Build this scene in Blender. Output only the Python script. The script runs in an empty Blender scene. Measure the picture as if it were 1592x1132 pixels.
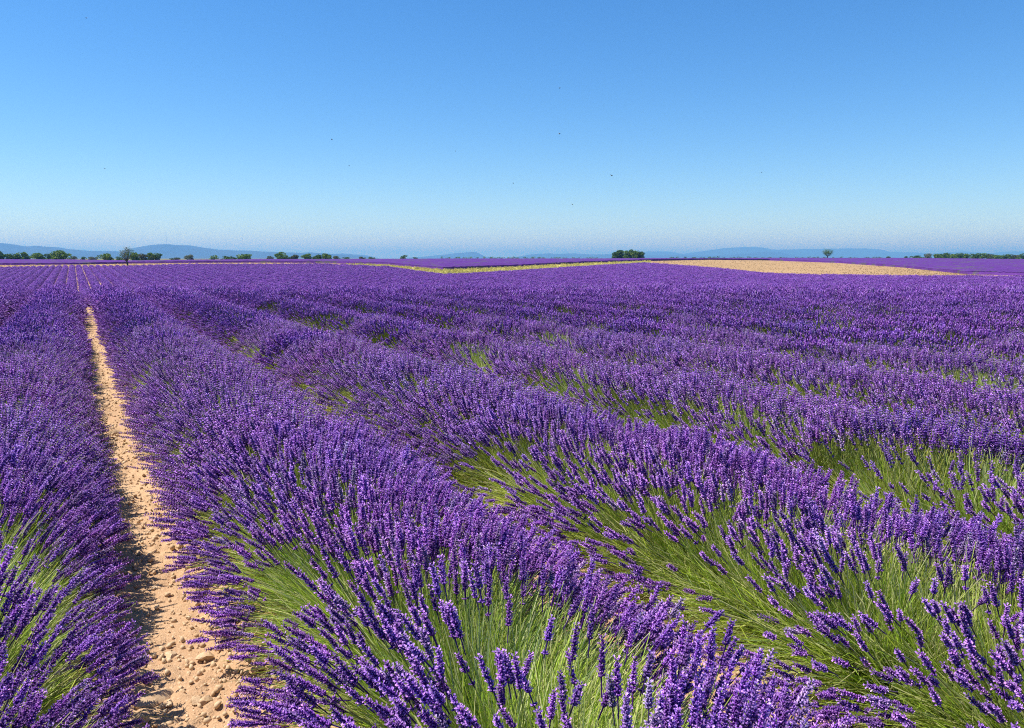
import bpy, math, random
import numpy as np
from mathutils import Vector, Matrix, Euler, Quaternion

R = math.radians
rng = np.random.default_rng(7)
random.seed(7)
S = bpy.context.scene

# ------------------------------------------------------------------ camera
YAW, PITCH, CAM_H, FPX = R(29.416), R(7.754), 1.65, 1197.0
cam = bpy.data.cameras.new('camera')
cam.sensor_width = 36.0
cam.lens = 36.0 * FPX / 1592.0
cam.clip_start, cam.clip_end = 0.05, 80000.0
cam_ob = bpy.data.objects.new('camera', cam)
S.collection.objects.link(cam_ob)
cam_ob.location = (0, 0, CAM_H)
cam_ob.rotation_euler = (R(90) - PITCH, 0, -YAW)
S.camera = cam_ob

# ------------------------------------------------------------------ sky, sun, exposure
SUN_EL = R(60)
SUN_DIR = Vector((-0.86 * math.cos(SUN_EL), 0.51 * math.cos(SUN_EL), math.sin(SUN_EL))).normalized()   # towards the sun
SUN_AZ = math.atan2(SUN_DIR.x, SUN_DIR.y)            # clockwise from +Y
W = bpy.data.worlds.new('World'); S.world = W; W.use_nodes = True
nt = W.node_tree; nt.nodes.clear()
sky = nt.nodes.new('ShaderNodeTexSky'); sky.sky_type = 'NISHITA'; sky.sun_disc = False
sky.sun_elevation = SUN_EL; sky.sun_rotation = SUN_AZ
sky.altitude = 600; sky.air_density = 1.0; sky.dust_density = 0.1; sky.ozone_density = 6.0
bg = nt.nodes.new('ShaderNodeBackground'); bg.inputs['Strength'].default_value = 0.112
wo = nt.nodes.new('ShaderNodeOutputWorld')
hs = nt.nodes.new('ShaderNodeHueSaturation'); hs.inputs['Saturation'].default_value = 1.24; hs.inputs['Value'].default_value = 1.0; hs.inputs['Hue'].default_value = 0.503
nt.links.new(sky.outputs[0], hs.inputs['Color']); nt.links.new(hs.outputs[0], bg.inputs['Color']); nt.links.new(bg.outputs[0], wo.inputs['Surface'])

sun = bpy.data.lights.new('sun', 'SUN'); sun.energy = 5.0; sun.angle = R(0.53); sun.color = (1.0, 0.95, 0.88)
sun_ob = bpy.data.objects.new('sun', sun); S.collection.objects.link(sun_ob)
sun_ob.rotation_euler = (-SUN_DIR).to_track_quat('-Z', 'Y').to_euler()
sun_ob.location = (-30, 20, 60)

S.view_settings.view_transform = 'Standard'; S.view_settings.look = 'None'
S.view_settings.gamma = 1.0; S.view_settings.use_curve_mapping = False
S.view_settings.exposure = 0.58
S.render.engine = 'CYCLES'
S.cycles.max_bounces = 6; S.cycles.diffuse_bounces = 3; S.cycles.glossy_bounces = 2
S.cycles.transmission_bounces = 4; S.cycles.volume_bounces = 0; S.cycles.transparent_max_bounces = 8
S.cycles.use_denoising = False
S.cycles.use_adaptive_sampling = False
S.cycles.pixel_filter_type = 'BLACKMAN_HARRIS'; S.cycles.filter_width = 1.1

# ------------------------------------------------------------------ helpers
FWD = np.array([math.sin(YAW), math.cos(YAW)]); RGT = np.array([math.cos(YAW), -math.sin(YAW)])

def plan(col, d):
    """photo column and depth along the view axis -> plan point"""
    t = (np.asarray(col, float) - 796.0) / FPX
    d = np.asarray(d, float)
    return d * (FWD[0] + t * RGT[0]), d * (FWD[1] + t * RGT[1])

def depth_col(x, y):
    d = x * FWD[0] + y * FWD[1]
    r = x * RGT[0] + y * RGT[1]
    ang = np.arctan2(r, d)
    ang = np.clip(ang, -1.2, 1.2)
    return d, 796.0 + FPX * np.tan(ang)

def hash2(ix, iy, seed):
    h = (ix.astype(np.int64) * 374761393 + iy.astype(np.int64) * 668265263 + seed * 1442695041) & 0xFFFFFFFF
    h = ((h ^ (h >> 13)) * 1274126177) & 0xFFFFFFFF
    h = (h ^ (h >> 16)) & 0xFFFF
    return h / 65535.0

def vnoise(x, y, seed=0):
    x = np.asarray(x, float); y = np.asarray(y, float)
    ix = np.floor(x); iy = np.floor(y); fx = x - ix; fy = y - iy
    fx = fx * fx * (3 - 2 * fx); fy = fy * fy * (3 - 2 * fy)
    a = hash2(ix, iy, seed); b = hash2(ix + 1, iy, seed); c = hash2(ix, iy + 1, seed); d = hash2(ix + 1, iy + 1, seed)
    return (a * (1 - fx) + b * fx) * (1 - fy) + (c * (1 - fx) + d * fx) * fy

def fbm(x, y, seed=0, o=4):
    s = 0; a = 0.5
    for i in range(o):
        s = s + a * vnoise(np.asarray(x) * 2 ** i, np.asarray(y) * 2 ** i, seed + i * 17); a *= 0.5
    return s

def link(o, parent=None):
    S.collection.objects.link(o)
    if parent is not None: o.parent = parent
    return o

def tag(o, label=None, cat=None, group=None, kind=None):
    if label: o['label'] = label
    if cat: o['category'] = cat
    if group: o['group'] = group
    if kind: o['kind'] = kind
    return o

def mesh_obj(name, verts, faces, mats, parent=None, fmat=None, col=None, smooth=True, loc=None):
    me = bpy.data.meshes.new(name)
    me.from_pydata([tuple(v) for v in verts], [], faces)
    for m in (mats if isinstance(mats, (list, tuple)) else [mats]): me.materials.append(m)
    if fmat is not None: me.polygons.foreach_set('material_index', np.asarray(fmat, np.int32))
    if col is not None:
        a = me.attributes.new('col', 'FLOAT_COLOR', 'POINT')
        c = np.ones((len(verts), 4), np.float32); c[:, :3] = col; a.data.foreach_set('color', c.ravel())
    (me.shade_smooth if smooth else me.shade_flat)()
    o = bpy.data.objects.new(name, me); link(o, parent)
    if loc is not None: o.location = loc
    return o

class MB:
    """collects verts, faces, colours, material ids"""
    def __init__(s): s.v = []; s.f = []; s.c = []; s.m = []
    def add(s, v, f, c, m=0):
        o = len(s.v); s.v.extend(map(tuple, v)); s.f.extend([tuple(i + o for i in q) for q in f])
        c = np.asarray(c, float)
        s.c.extend([tuple(c)] * len(v) if c.ndim == 1 else map(tuple, c)); s.m.extend([m] * len(f))
    def obj(s, name, mats, parent=None, smooth=True, loc=None):
        return mesh_obj(name, s.v, s.f, mats, parent, s.m, np.array(s.c), smooth, loc)

def frame(axis):
    a = np.asarray(axis, float); a = a / np.linalg.norm(a)
    h = np.array([0, 0, 1.0]) if abs(a[2]) < 0.9 else np.array([1.0, 0, 0])
    u = np.cross(h, a); u /= np.linalg.norm(u); w = np.cross(a, u)
    return a, u, w

def tube(mb, pts, rad, c, n=3, m=0, cap=False):
    pts = np.asarray(pts, float); k = len(pts)
    rad = np.broadcast_to(np.asarray(rad, float), (k,))
    v = []
    for i in range(k):
        ax = pts[min(i + 1, k - 1)] - pts[max(i - 1, 0)]
        a, u, w = frame(ax)
        for j in range(n):
            t = 2 * math.pi * j / n
            v.append(pts[i] + rad[i] * (math.cos(t) * u + math.sin(t) * w))
    f = [(i * n + j, i * n + (j + 1) % n, (i + 1) * n + (j + 1) % n, (i + 1) * n + j) for i in range(k - 1) for j in range(n)]
    if cap: f.append(tuple((k - 1) * n + j for j in range(n)))
    c = np.asarray(c, float)
    if c.ndim == 2: c = np.repeat(c, n, 0)
    mb.add(v, f, c, m)

# ------------------------------------------------------------------ materials
def new_mat(name):
    m = bpy.data.materials.new(name); m.use_nodes = True
    n = m.node_tree.nodes; n.clear(); return m, n, m.node_tree.links

def N(n, t, **kw):
    x = n.new(t)
    for k, v in kw.items():
        if hasattr(x, k): setattr(x, k, v)
        else: x.inputs[k].default_value = v
    return x

def plant_mat(name, rough=0.6, transl=0.3, spec=0.3, vary=0.35, hue=0.02, fade=False):
    """pigment from the 'col' attribute, varied from one copy to the next, part of the light shining through"""
    m, n, L = new_mat(name)
    at = N(n, 'ShaderNodeAttribute', attribute_name='col')
    oi = N(n, 'ShaderNodeObjectInfo')
    ti = N(n, 'ShaderNodeAttribute', attribute_name='tint', attribute_type='INSTANCER')
    hsv = N(n, 'ShaderNodeHueSaturation')
    mr = N(n, 'ShaderNodeMapRange'); mr.inputs['To Min'].default_value = 1 - vary; mr.inputs['To Max'].default_value = 1 + vary
    L.new(oi.outputs['Random'], mr.inputs['Value']); L.new(mr.outputs[0], hsv.inputs['Value'])
    mu = N(n, 'ShaderNodeMath', operation='MULTIPLY'); mu.inputs[1].default_value = 7.31; L.new(oi.outputs['Random'], mu.inputs[0])
    fr = N(n, 'ShaderNodeMath', operation='FRACT'); L.new(mu.outputs[0], fr.inputs[0])
    m2 = N(n, 'ShaderNodeMapRange'); m2.inputs['To Min'].default_value = 0.5 - hue; m2.inputs['To Max'].default_value = 0.5 + hue
    L.new(fr.outputs[0], m2.inputs['Value'])
    ad = N(n, 'ShaderNodeMath', operation='ADD'); L.new(m2.outputs[0], ad.inputs[0]); L.new(ti.outputs['Fac'], ad.inputs[1])
    L.new(ad.outputs[0], hsv.inputs['Hue'])
    L.new(at.outputs['Color'], hsv.inputs['Color'])
    if fade:
        m3 = N(n, 'ShaderNodeMath', operation='MULTIPLY'); m3.inputs[1].default_value = 23.7; L.new(oi.outputs['Random'], m3.inputs[0])
        f3 = N(n, 'ShaderNodeMath', operation='FRACT'); L.new(m3.outputs[0], f3.inputs[0])
        m4 = N(n, 'ShaderNodeMapRange'); m4.inputs['From Min'].default_value = 0.88; m4.inputs['To Min'].default_value = 1.0; m4.inputs['To Max'].default_value = 0.6
        L.new(f3.outputs[0], m4.inputs['Value']); L.new(m4.outputs[0], hsv.inputs['Saturation'])
    p = N(n, 'ShaderNodeBsdfPrincipled', Roughness=rough); p.inputs['Specular IOR Level'].default_value = spec
    L.new(hsv.outputs[0], p.inputs['Base Color'])
    tr = N(n, 'ShaderNodeBsdfTranslucent'); L.new(hsv.outputs[0], tr.inputs['Color'])
    mx = N(n, 'ShaderNodeMixShader'); mx.inputs[0].default_value = transl
    L.new(p.outputs[0], mx.inputs[1]); L.new(tr.outputs[0], mx.inputs[2])
    o = N(n, 'ShaderNodeOutputMaterial'); L.new(mx.outputs[0], o.inputs['Surface'])
    return m

def soil_mat(name, c1, c2, c3, scale=1.0, bump=0.4, fine=120.0):
    m, n, L = new_mat(name)
    g = N(n, 'ShaderNodeNewGeometry')
    a = N(n, 'ShaderNodeTexNoise'); a.inputs['Scale'].default_value = 1.3 * scale; a.inputs['Detail'].default_value = 8
    b = N(n, 'ShaderNodeTexNoise'); b.inputs['Scale'].default_value = fine * scale; b.inputs['Detail'].default_value = 5
    for t in (a, b): L.new(g.outputs['Position'], t.inputs['Vector'])
    r = N(n, 'ShaderNodeValToRGB'); r.color_ramp.elements[0].position = 0.35; r.color_ramp.elements[1].position = 0.68
    r.color_ramp.elements[0].color = (*c1, 1); r.color_ramp.elements[1].color = (*c2, 1); L.new(a.outputs['Fac'], r.inputs[0])
    r2 = N(n, 'ShaderNodeValToRGB'); r2.color_ramp.elements[0].position = 0.56; r2.color_ramp.elements[1].position = 0.74
    r2.color_ramp.elements[0].color = (0, 0, 0, 1); r2.color_ramp.elements[1].color = (1, 1, 1, 1); L.new(b.outputs['Fac'], r2.inputs[0])
    mx = N(n, 'ShaderNodeMix', data_type='RGBA'); L.new(r2.outputs[0], mx.inputs[0]); L.new(r.outputs[0], mx.inputs[6]); mx.inputs[7].default_value = (*c3, 1)
    p = N(n, 'ShaderNodeBsdfPrincipled', Roughness=0.95); p.inputs['Specular IOR Level'].default_value = 0.1
    L.new(mx.outputs[2], p.inputs['Base Color'])
    bp = N(n, 'ShaderNodeBump'); bp.inputs['Strength'].default_value = bump; bp.inputs['Distance'].default_value = 0.01 / scale
    L.new(b.outputs['Fac'], bp.inputs['Height']); L.new(bp.outputs[0], p.inputs['Normal'])
    o = N(n, 'ShaderNodeOutputMaterial'); L.new(p.outputs[0], o.inputs['Surface'])
    return m

HEAD = plant_mat('lavender_flower', 0.65, 0.22, 0.2, 0.3, 0.014, True)
STEM = plant_mat('lavender_stem', 0.5, 0.42, 0.35, 0.3, 0.015)
LEAF = plant_mat('tree_leaf', 0.6, 0.38, 0.25, 0.0, 0.0)
BARK = soil_mat('bark', (0.05, 0.035, 0.025), (0.09, 0.07, 0.05), (0.03, 0.02, 0.015), 6)
SOIL = soil_mat('ochre_soil', (0.41, 0.25, 0.14), (0.55, 0.365, 0.21), (0.66, 0.49, 0.33), 1.0, 0.7)
STUBBLE = soil_mat('stubble_soil', (0.37, 0.235, 0.11), (0.43, 0.28, 0.14), (0.30, 0.195, 0.10), 0.06, 0.3, 14)
STRAW = soil_mat('straw', (0.50, 0.43, 0.13), (0.60, 0.52, 0.18), (0.38, 0.38, 0.10), 0.1, 0.3, 14)
PLAIN = soil_mat('dry_meadow', (0.20, 0.17, 0.07), (0.12, 0.14, 0.05), (0.28, 0.2, 0.1), 0.01, 0.1, 30)
HILL = soil_mat('hill_scrub', (0.03, 0.045, 0.025), (0.05, 0.065, 0.035), (0.07, 0.075, 0.05), 0.0009, 0.1, 14)
STONE = soil_mat('limestone', (0.50, 0.33, 0.19), (0.62, 0.46, 0.29), (0.70, 0.56, 0.40), 9.0, 0.4, 14)

# bloom: the far rows' flower layer and the near rows' leafy core, mixed by the 'bloom' attribute
def core_mat():
    m, n, L = new_mat('lavender_core')
    g = N(n, 'ShaderNodeNewGeometry')
    at = N(n, 'ShaderNodeAttribute', attribute_name='bloom')
    a = N(n, 'ShaderNodeTexNoise'); a.inputs['Scale'].default_value = 22; a.inputs['Detail'].default_value = 6
    b = N(n, 'ShaderNodeTexNoise'); b.inputs['Scale'].default_value = 0.25; b.inputs['Detail'].default_value = 6
    for t in (a, b): L.new(g.outputs['Position'], t.inputs['Vector'])
    r = N(n, 'ShaderNodeValToRGB'); r.color_ramp.elements[0].position = 0.38; r.color_ramp.elements[1].position = 0.62
    r.color_ramp.elements[0].color = (0.05, 0.065, 0.02, 1); r.color_ramp.elements[1].color = (0.14, 0.17, 0.05, 1); L.new(a.outputs['Fac'], r.inputs[0])
    q = N(n, 'ShaderNodeValToRGB'); q.color_ramp.elements[0].position = 0.36; q.color_ramp.elements[1].position = 0.66
    q.color_ramp.elements[0].color = (0.07, 0.02, 0.15, 1); q.color_ramp.elements[1].color = (0.145, 0.052, 0.27, 1); L.new(a.outputs['Fac'], q.inputs[0])  # flower purples darkened: the canopy's self-shadowing is put into the colour
    h = N(n, 'ShaderNodeHueSaturation'); L.new(q.outputs[0], h.inputs['Color'])
    mr = N(n, 'ShaderNodeMapRange'); mr.inputs['From Min'].default_value = 0.3; mr.inputs['From Max'].default_value = 0.7
    mr.inputs['To Min'].default_value = 0.8; mr.inputs['To Max'].default_value = 1.15
    L.new(b.outputs['Fac'], mr.inputs['Value']); L.new(mr.outputs[0], h.inputs['Value'])
    mx = N(n, 'ShaderNodeMix', data_type='RGBA'); L.new(at.outputs['Fac'], mx.inputs[0]); L.new(r.outputs[0], mx.inputs[6]); L.new(h.outputs[0], mx.inputs[7])
    p = N(n, 'ShaderNodeBsdfPrincipled', Roughness=0.9); p.inputs['Specular IOR Level'].default_value = 0.05
    L.new(mx.outputs[2], p.inputs['Base Color'])
    bp = N(n, 'ShaderNodeBump'); bp.inputs['Strength'].default_value = 0.8; bp.inputs['Distance'].default_value = 0.05
    L.new(a.outputs['Fac'], bp.inputs['Height']); L.new(bp.outputs[0], p.inputs['Normal'])
    o = N(n, 'ShaderNodeOutputMaterial'); L.new(p.outputs[0], o.inputs['Surface'])
    return m
CORE = core_mat()

# ------------------------------------------------------------------ terrain
# per photo column: field end (depth, line of the crop tops), far side of the verge, far side of the next field
TAB = np.array([
    # col  d_end y_end  d_v  y_v    d_p  y_p
    [-900, 226, 418,   236, 413,   330, 403],
    [0,    225, 415,   235, 412.5, 340, 403],
    [115,  224, 412,   234, 411.5, 340, 403.5],
    [205,  222, 412.5, 240, 410,   300, 405],
    [300,  219, 410,   232, 409,   300, 404],
    [400,  215, 410,   228, 408.5, 330, 403],
    [500,  205, 409.5, 218, 409,   360, 403],
    [600,  178, 413.5, 190, 412,   400, 402.5],
    [690,  150, 425.5, 165, 419.5, 430, 402],
    [800,  175, 420,   195, 415,   440, 402],
    [900,  198, 413.5, 220, 409.7, 450, 402],
    [1000, 220, 408,   240, 406,   460, 401.5],
    [1100, 188, 415,   300, 404,   460, 401.5],
    [1192, 158, 424,   330, 405,   470, 401],
    [1300, 136, 427.5, 290, 409,   480, 401],
    [1400, 128, 428,   220, 416,   490, 401],
    [1500, 118, 428.5, 140, 426.5, 500, 402],
    [1592, 110, 430,   120, 428.5, 500, 403],
    [1900, 95,  434,   105, 431,   500, 404],
    [3000, 90,  436,   100, 433,   500, 404]], float)
CROP = 0.62
def zy(y, d): return CAM_H - (y - 403.0) / FPX * d
def controls(col):
    """depths and ground heights of the nine profile points at each column"""
    c = np.clip(col, TAB[0, 0], TAB[-1, 0])
    g = [np.interp(c, TAB[:, 0], TAB[:, k]) for k in range(1, 7)]
    de, ye, dv, yv, dp, yp = g
    ze = zy(ye, de) - CROP; zv = zy(yv, dv); zp = zy(yp, dp) - 0.55
    t = np.clip((c - 500) / 500, 0, 1)
    z60 = -2.1 * (1 - t) - 1.5 * t; z95 = -3.0 * (1 - t) - 2.35 * t
    d95 = np.minimum(95, de * 0.72)
    o = np.ones_like(de)
    D = np.stack([-40 * o, 19 * o, 27 * o, 55 * o, d95, de, dv, dp, 2600 * o, 38000 * o])
    Z = np.stack([0 * o, 0 * o, -0.12 * o, z60, z95, ze, zv, zp, zp * 0 + 3.4, zp * 0 + 12])
    return D, Z
def ground_z(x, y):
    x = np.atleast_1d(np.asarray(x, float)); y = np.atleast_1d(np.asarray(y, float))
    d, col = depth_col(x, y)
    d = np.where(d < 0, d, d)
    D, Z = controls(col)
    z = np.zeros_like(d)
    for k in range(len(D) - 1):
        t = np.clip((d - D[k]) / (D[k + 1] - D[k]), 0, 1)
        if k in (2, 3): t = t * t * (3 - 2 * t)
        if k == 1: t = t * t
        z = np.where(d >= D[k], Z[k] + (Z[k + 1] - Z[k]) * t, z)
    return z
def d_end(col): return np.interp(col, TAB[:, 0], TAB[:, 1])

ANG = np.radians(np.concatenate([np.linspace(-64, -37, 20), np.linspace(-36, 36, 160), np.linspace(37, 64, 20)]))
COLS = 796 + FPX * np.tan(ANG)

def band(name, k0, k1, nt_, mats, cols=COLS, lift=0.0, power=1.0, rough=0.0, kind='structure'):
    """sheet of terrain between profile points k0 and k1"""
    D, Z = controls(cols)
    ts = np.linspace(0, 1, nt_) ** power
    rows = []
    for k in range(k0, k1):
        for t in (ts if k == k0 else ts[1:]):
            rows.append(D[k] + (D[k + 1] - D[k]) * t)
    V = []
    for d in rows:
        x, y = plan(cols, d)
        z = ground_z(x, y) + lift
        if rough: z = z + rough * (fbm(x * 1.7, y * 1.7, 5) - 0.5)
        V.append(np.stack([x, y, z], 1))
    n = len(cols); m = len(rows)
    f = [(i * n + j, i * n + j + 1, (i + 1) * n + j + 1, (i + 1) * n + j) for i in range(m - 1) for j in range(n - 1)]
    o = mesh_obj(name, np.concatenate(V), f, mats)
    return tag(o, kind=kind)

# the lavender field's own soil, one sheet from behind the camera to the field's end
def field_ground():
    D, Z = controls(COLS)
    fr = np.concatenate([np.linspace(1.0, 30, 42), np.linspace(31, 60, 20)])
    V = [];
    for d in fr:
        x, y = plan(COLS, np.full_like(COLS, d)); V.append(np.stack([x, y, ground_z(x, y)], 1))
    for t in np.linspace(0.04, 1, 30):
        d = 60 + (D[5] - 60) * t
        x, y = plan(COLS, d); V.append(np.stack([x, y, ground_z(x, y)], 1))
    n = len(COLS)
    f = [(i * n + j, i * n + j + 1, (i + 1) * n + j + 1, (i + 1) * n + j) for i in range(len(V) - 1) for j in range(n - 1)]
    tag(mesh_obj('ground', np.concatenate(V), f, SOIL), kind='structure')
    # around and behind the camera
    e = V[0]; v = [tuple(p) for p in e]; k = len(v)
    far = [(p[0] * 1.0 - FWD[0] * 60, p[1] - FWD[1] * 60, 0.0) for p in e]
    v += far
    tag(mesh_obj('ground', v, [(j, k + j, k + j + 1, j + 1) for j in range(k - 1)], SOIL), kind='structure')
field_ground()
split = 1010
cl = np.concatenate([COLS[COLS < split], [split]]); cr = np.concatenate([[split], COLS[COLS > split]])
cv0 = np.concatenate([COLS[COLS < 560], [560]]); cv1 = np.concatenate([[560], COLS[(COLS > 560) & (COLS < split)], [split]])
band('track', 5, 6, 8, STUBBLE, cv0)
band('grass_verge', 5, 6, 8, STRAW, cv1)
band('stubble_field', 5, 6, 30, STUBBLE, cr)
band('field', 6, 7, 16, SOIL)
band('meadow', 7, 8, 16, PLAIN, power=1.6)
band('plain', 8, 9, 16, PLAIN, power=1.6)
# pale stubble beyond the second field
bx, bd = np.linspace(140, 345, 40), np.linspace(0, 1, 6)
V = []
for t in bd:
    d0 = np.interp(bx, TAB[:, 0], TAB[:, 5]); x, y = plan(bx, d0 + 2 + 70 * t); V.append(np.stack([x, y, ground_z(x, y) + 0.25], 1))
tag(mesh_obj('stubble_strip', np.concatenate(V), [(i * 40 + j, i * 40 + j + 1, (i + 1) * 40 + j + 1, (i + 1) * 40 + j) for i in range(5) for j in range(39)], STUBBLE), kind='structure')

# ------------------------------------------------------------------ hills
def hill(name, pts, dist, depth, seed, rough=0.8):
    """a ridge with its own depth; pts = (column, photo line of the ridge)"""
    pts = np.array(pts, float)
    c = np.linspace(pts[0, 0], pts[-1, 0], max(30, int((pts[-1, 0] - pts[0, 0]) / 3)))
    ridge = np.interp(c, pts[:, 0], pts[:, 1])
    k = np.hanning(7); k /= k.sum(); ridge = np.convolve(np.pad(ridge, 3, 'edge'), k, 'valid')
    ridge = ridge + rough * (fbm(c * 0.07, c * 0 + seed, seed) - 0.5) * 1.6
    H = np.maximum((403 - ridge) / FPX * dist + CAM_H, 5)
    V = []
    prof = [(-0.9, 0.0), (-0.7, 0.12), (-0.5, 0.32), (-0.33, 0.55), (-0.18, 0.78), (-0.07, 0.94), (0, 1.0), (0.12, 0.93), (0.4, 0.55), (0.8, 0.0)]
    for s, h in prof:
        d = dist + s * depth * np.ones_like(c)
        sp = fbm(c * 0.045 + s * 2.1, c * 0 + s * 3, seed + 3)
        d = d + (sp - 0.5) * depth * 0.25 * (1 - h)
        x, y = plan(c, d)
        hh = H * np.clip(h + (sp - 0.5) * 0.5 * h * (1 - h) * 2, 0, 1)
        V.append(np.stack([x, y, hh + np.where(h < 0.01, -15, 2)], 1))
    n = len(c)
    f = [(i * n + j, i * n + j + 1, (i + 1) * n + j + 1, (i + 1) * n + j) for i in range(len(prof) - 1) for j in range(n - 1)]
    tag(mesh_obj(name, np.concatenate(V), f, HILL), kind='structure')
hill('hill', [(-420, 382), (-250, 371), (-120, 373), (-40, 376), (0, 378), (25, 380), (50, 384), (68, 382.5), (72, 384), (100, 385.5), (125, 389), (150, 391), (180, 390.5), (200, 392), (230, 396), (250, 403)], 9450, 1755, 1)
hill('hill', [(150, 403), (185, 393), (215, 386), (240, 382), (257, 380.5), (262, 380), (280, 381.5), (300, 382), (322, 386), (345, 389), (375, 390), (400, 390.5), (440, 393), (470, 393.5), (490, 393), (520, 395), (560, 399), (600, 404)], 10260, 1620, 2)
hill('hill', [(500, 404), (518, 395.5), (530, 394.5), (560, 396), (575, 398), (590, 402), (600, 404)], 12800, 1215, 3)
hill('hill', [(600, 404), (640, 401), (680, 397.5), (710, 394), (740, 391.5), (748, 395), (752, 399), (770, 401), (800, 404)], 14200, 1350, 4, 0.5)
hill('hill', [(780, 404), (800, 400), (825, 396), (855, 394), (865, 395.5), (890, 394.5), (915, 396), (950, 395.5), (1000, 396.5), (1060, 397), (1110, 398), (1140, 396), (1185, 391.5), (1210, 392), (1222, 396), (1245, 400), (1300, 401), (1340, 404)], 14800, 1620, 5, 0.5)
hill('hill', [(940, 404), (985, 394), (1010, 391), (1035, 391.5), (1060, 395), (1090, 391), (1120, 386.5), (1150, 384.5), (1180, 385), (1200, 389), (1240, 388), (1290, 387), (1340, 386.5), (1355, 388.5), (1365, 388), (1375, 392), (1420, 393), (1480, 397), (1500, 404)], 19500, 2430, 6, 0.5)
hill('hill', [(1380, 404), (1420, 396), (1460, 393), (1490, 391.5), (1530, 394), (1560, 391.5), (1600, 391), (1700, 388), (1850, 390), (2000, 404)], 20200, 2025, 7, 0.5)

# ------------------------------------------------------------------ haze
def haze():
    m, n, L = new_mat('air')
    v = N(n, 'ShaderNodeVolumePrincipled'); v.inputs['Color'].default_value = (0.15, 0.42, 1.0, 1); v.inputs['Absorption Color'].default_value = (0.45, 0.5, 1, 1); v.inputs['Density'].default_value = 1.4e-4
    v.inputs['Anisotropy'].default_value = 0.1
    o = N(n, 'ShaderNodeOutputMaterial'); L.new(v.outputs[0], o.inputs['Volume'])
    z0, z1 = -20.0, 440.0
    x0 = -24000; x1 = 42000; y0 = -300; y1 = 42000
    vv = [(x0, y0, z0), (x1, y0, z0), (x1, y1, z0), (x0, y1, z0), (x0, y0, z1), (x1, y0, z1), (x1, y1, z1), (x0, y1, z1)]
    ff = [(0, 3, 2, 1), (4, 5, 6, 7), (0, 1, 5, 4), (1, 2, 6, 5), (2, 3, 7, 6), (3, 0, 4, 7)]
    tag(mesh_obj('haze', vv, ff, m, smooth=False), kind='stuff')
haze()

# ------------------------------------------------------------------ lavender prototypes (base at 0, stalk along +Z, about 0.62 m)
CALYX = np.array((0.085, 0.018, 0.23)); BLUE = np.array((0.235, 0.070, 0.47)); PETAL = np.array((0.70, 0.37, 0.92))
GREEN = np.array((0.44, 0.58, 0.07)); PALE = np.array((0.72, 0.72, 0.32))

def stem_pts(r, L, k, bow):
    t = np.linspace(0, 1, k)
    a = r.uniform(0, 6.28); w = r.normal(0, 0.006)
    x = bow * 4 * t * (1 - t) * math.cos(a) + w * np.sin(t * 9); y = bow * 4 * t * (1 - t) * math.sin(a)
    return np.stack([x, y, t * L], 1)

def bud(mb, p, d, ln, wd, c, r, tip=None):
    a, u, w = frame(d)
    v = [p, p + a * ln * 0.5 + u * wd, p + a * ln * 0.45 - u * wd * 0.5 + w * wd * 0.87, p + a * ln * 0.55 - u * wd * 0.5 - w * wd * 0.87, p + a * ln]
    cc = np.array([c * 0.8, c, c, c, c * 1.2 if tip is None else tip])
    mb.add(v, [(0, 1, 2), (0, 2, 3), (0, 3, 1), (1, 4, 2), (2, 4, 3), (3, 4, 1)], np.clip(cc, 0, 1), 0)

def petal(mb, p, d, sz, c, r):
    a, u, w = frame(d)
    for s in (1, -1):
        v = [p, p + a * sz * 0.7 + u * s * sz * 0.55, p + a * sz * 1.1 + w * sz * 0.3 * s, p + a * sz * 0.5 - w * 0.4 * sz]
        mb.add(v, [(0, 1, 2, 3)], c, 0)

def head(mb, r, pts, lod, ln):
    """flower spike on the top LN metres of the stem"""
    L = pts[-1, 2]
    def at(z):
        return np.array([np.interp(z, pts[:, 2], pts[:, 0]), np.interp(z, pts[:, 2], pts[:, 1]), z])
    n = {0: 10, 1: 6}[lod]
    for i in range(n):
        t = i / (n - 1)
        z = L - ln + ln * 0.93 * t ** 0.95
        rad = 0.0056 * (1 - 0.5 * t) + 0.001
        k = {0: 7, 1: 5}[lod] if t < 0.85 else 4
        ph = r.uniform(0, 6.28)
        for j in range(k):
            b = ph + 6.283 * j / k + r.normal(0, 0.15)
            out = np.array([math.cos(b), math.sin(b), 0])
            d = out * r.uniform(0.45, 0.85) + np.array([0, 0, r.uniform(0.7, 1.2)])
            c = CALYX * r.uniform(0.7, 1.3) + (BLUE - CALYX) * r.uniform(0, 1)
            sz = (0.0100 if lod == 0 else 0.0124) * (1 - 0.3 * t)
            p = at(z + r.normal(0, 0.0015)) + out * rad * 0.35
            tip = PETAL * r.uniform(0.75, 1.1) if r.random() < (0.5 if lod == 0 else 0.4) else BLUE * 1.25
            bud(mb, p, d, sz, sz * 0.36, c, r, tip)
            if r.random() < (0.45 if lod == 0 else 0.26):
                petal(mb, p + d / np.linalg.norm(d) * sz * 0.85, d + out * 0.4, 0.0058 if lod == 0 else 0.0075, PETAL * r.uniform(0.85, 1.25), r)
    if r.random() < 0.55:         # the separate lower whorl of a lavandin spike
        z = L - ln - r.uniform(0.018, 0.035)
        for j in range(5):
            b = 6.283 * j / 5 + r.uniform(0, 1)
            out = np.array([math.cos(b), math.sin(b), 0.6])
            bud(mb, at(z), out, 0.013, 0.004, CALYX * 1.2, r, PETAL * 0.9)

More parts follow.
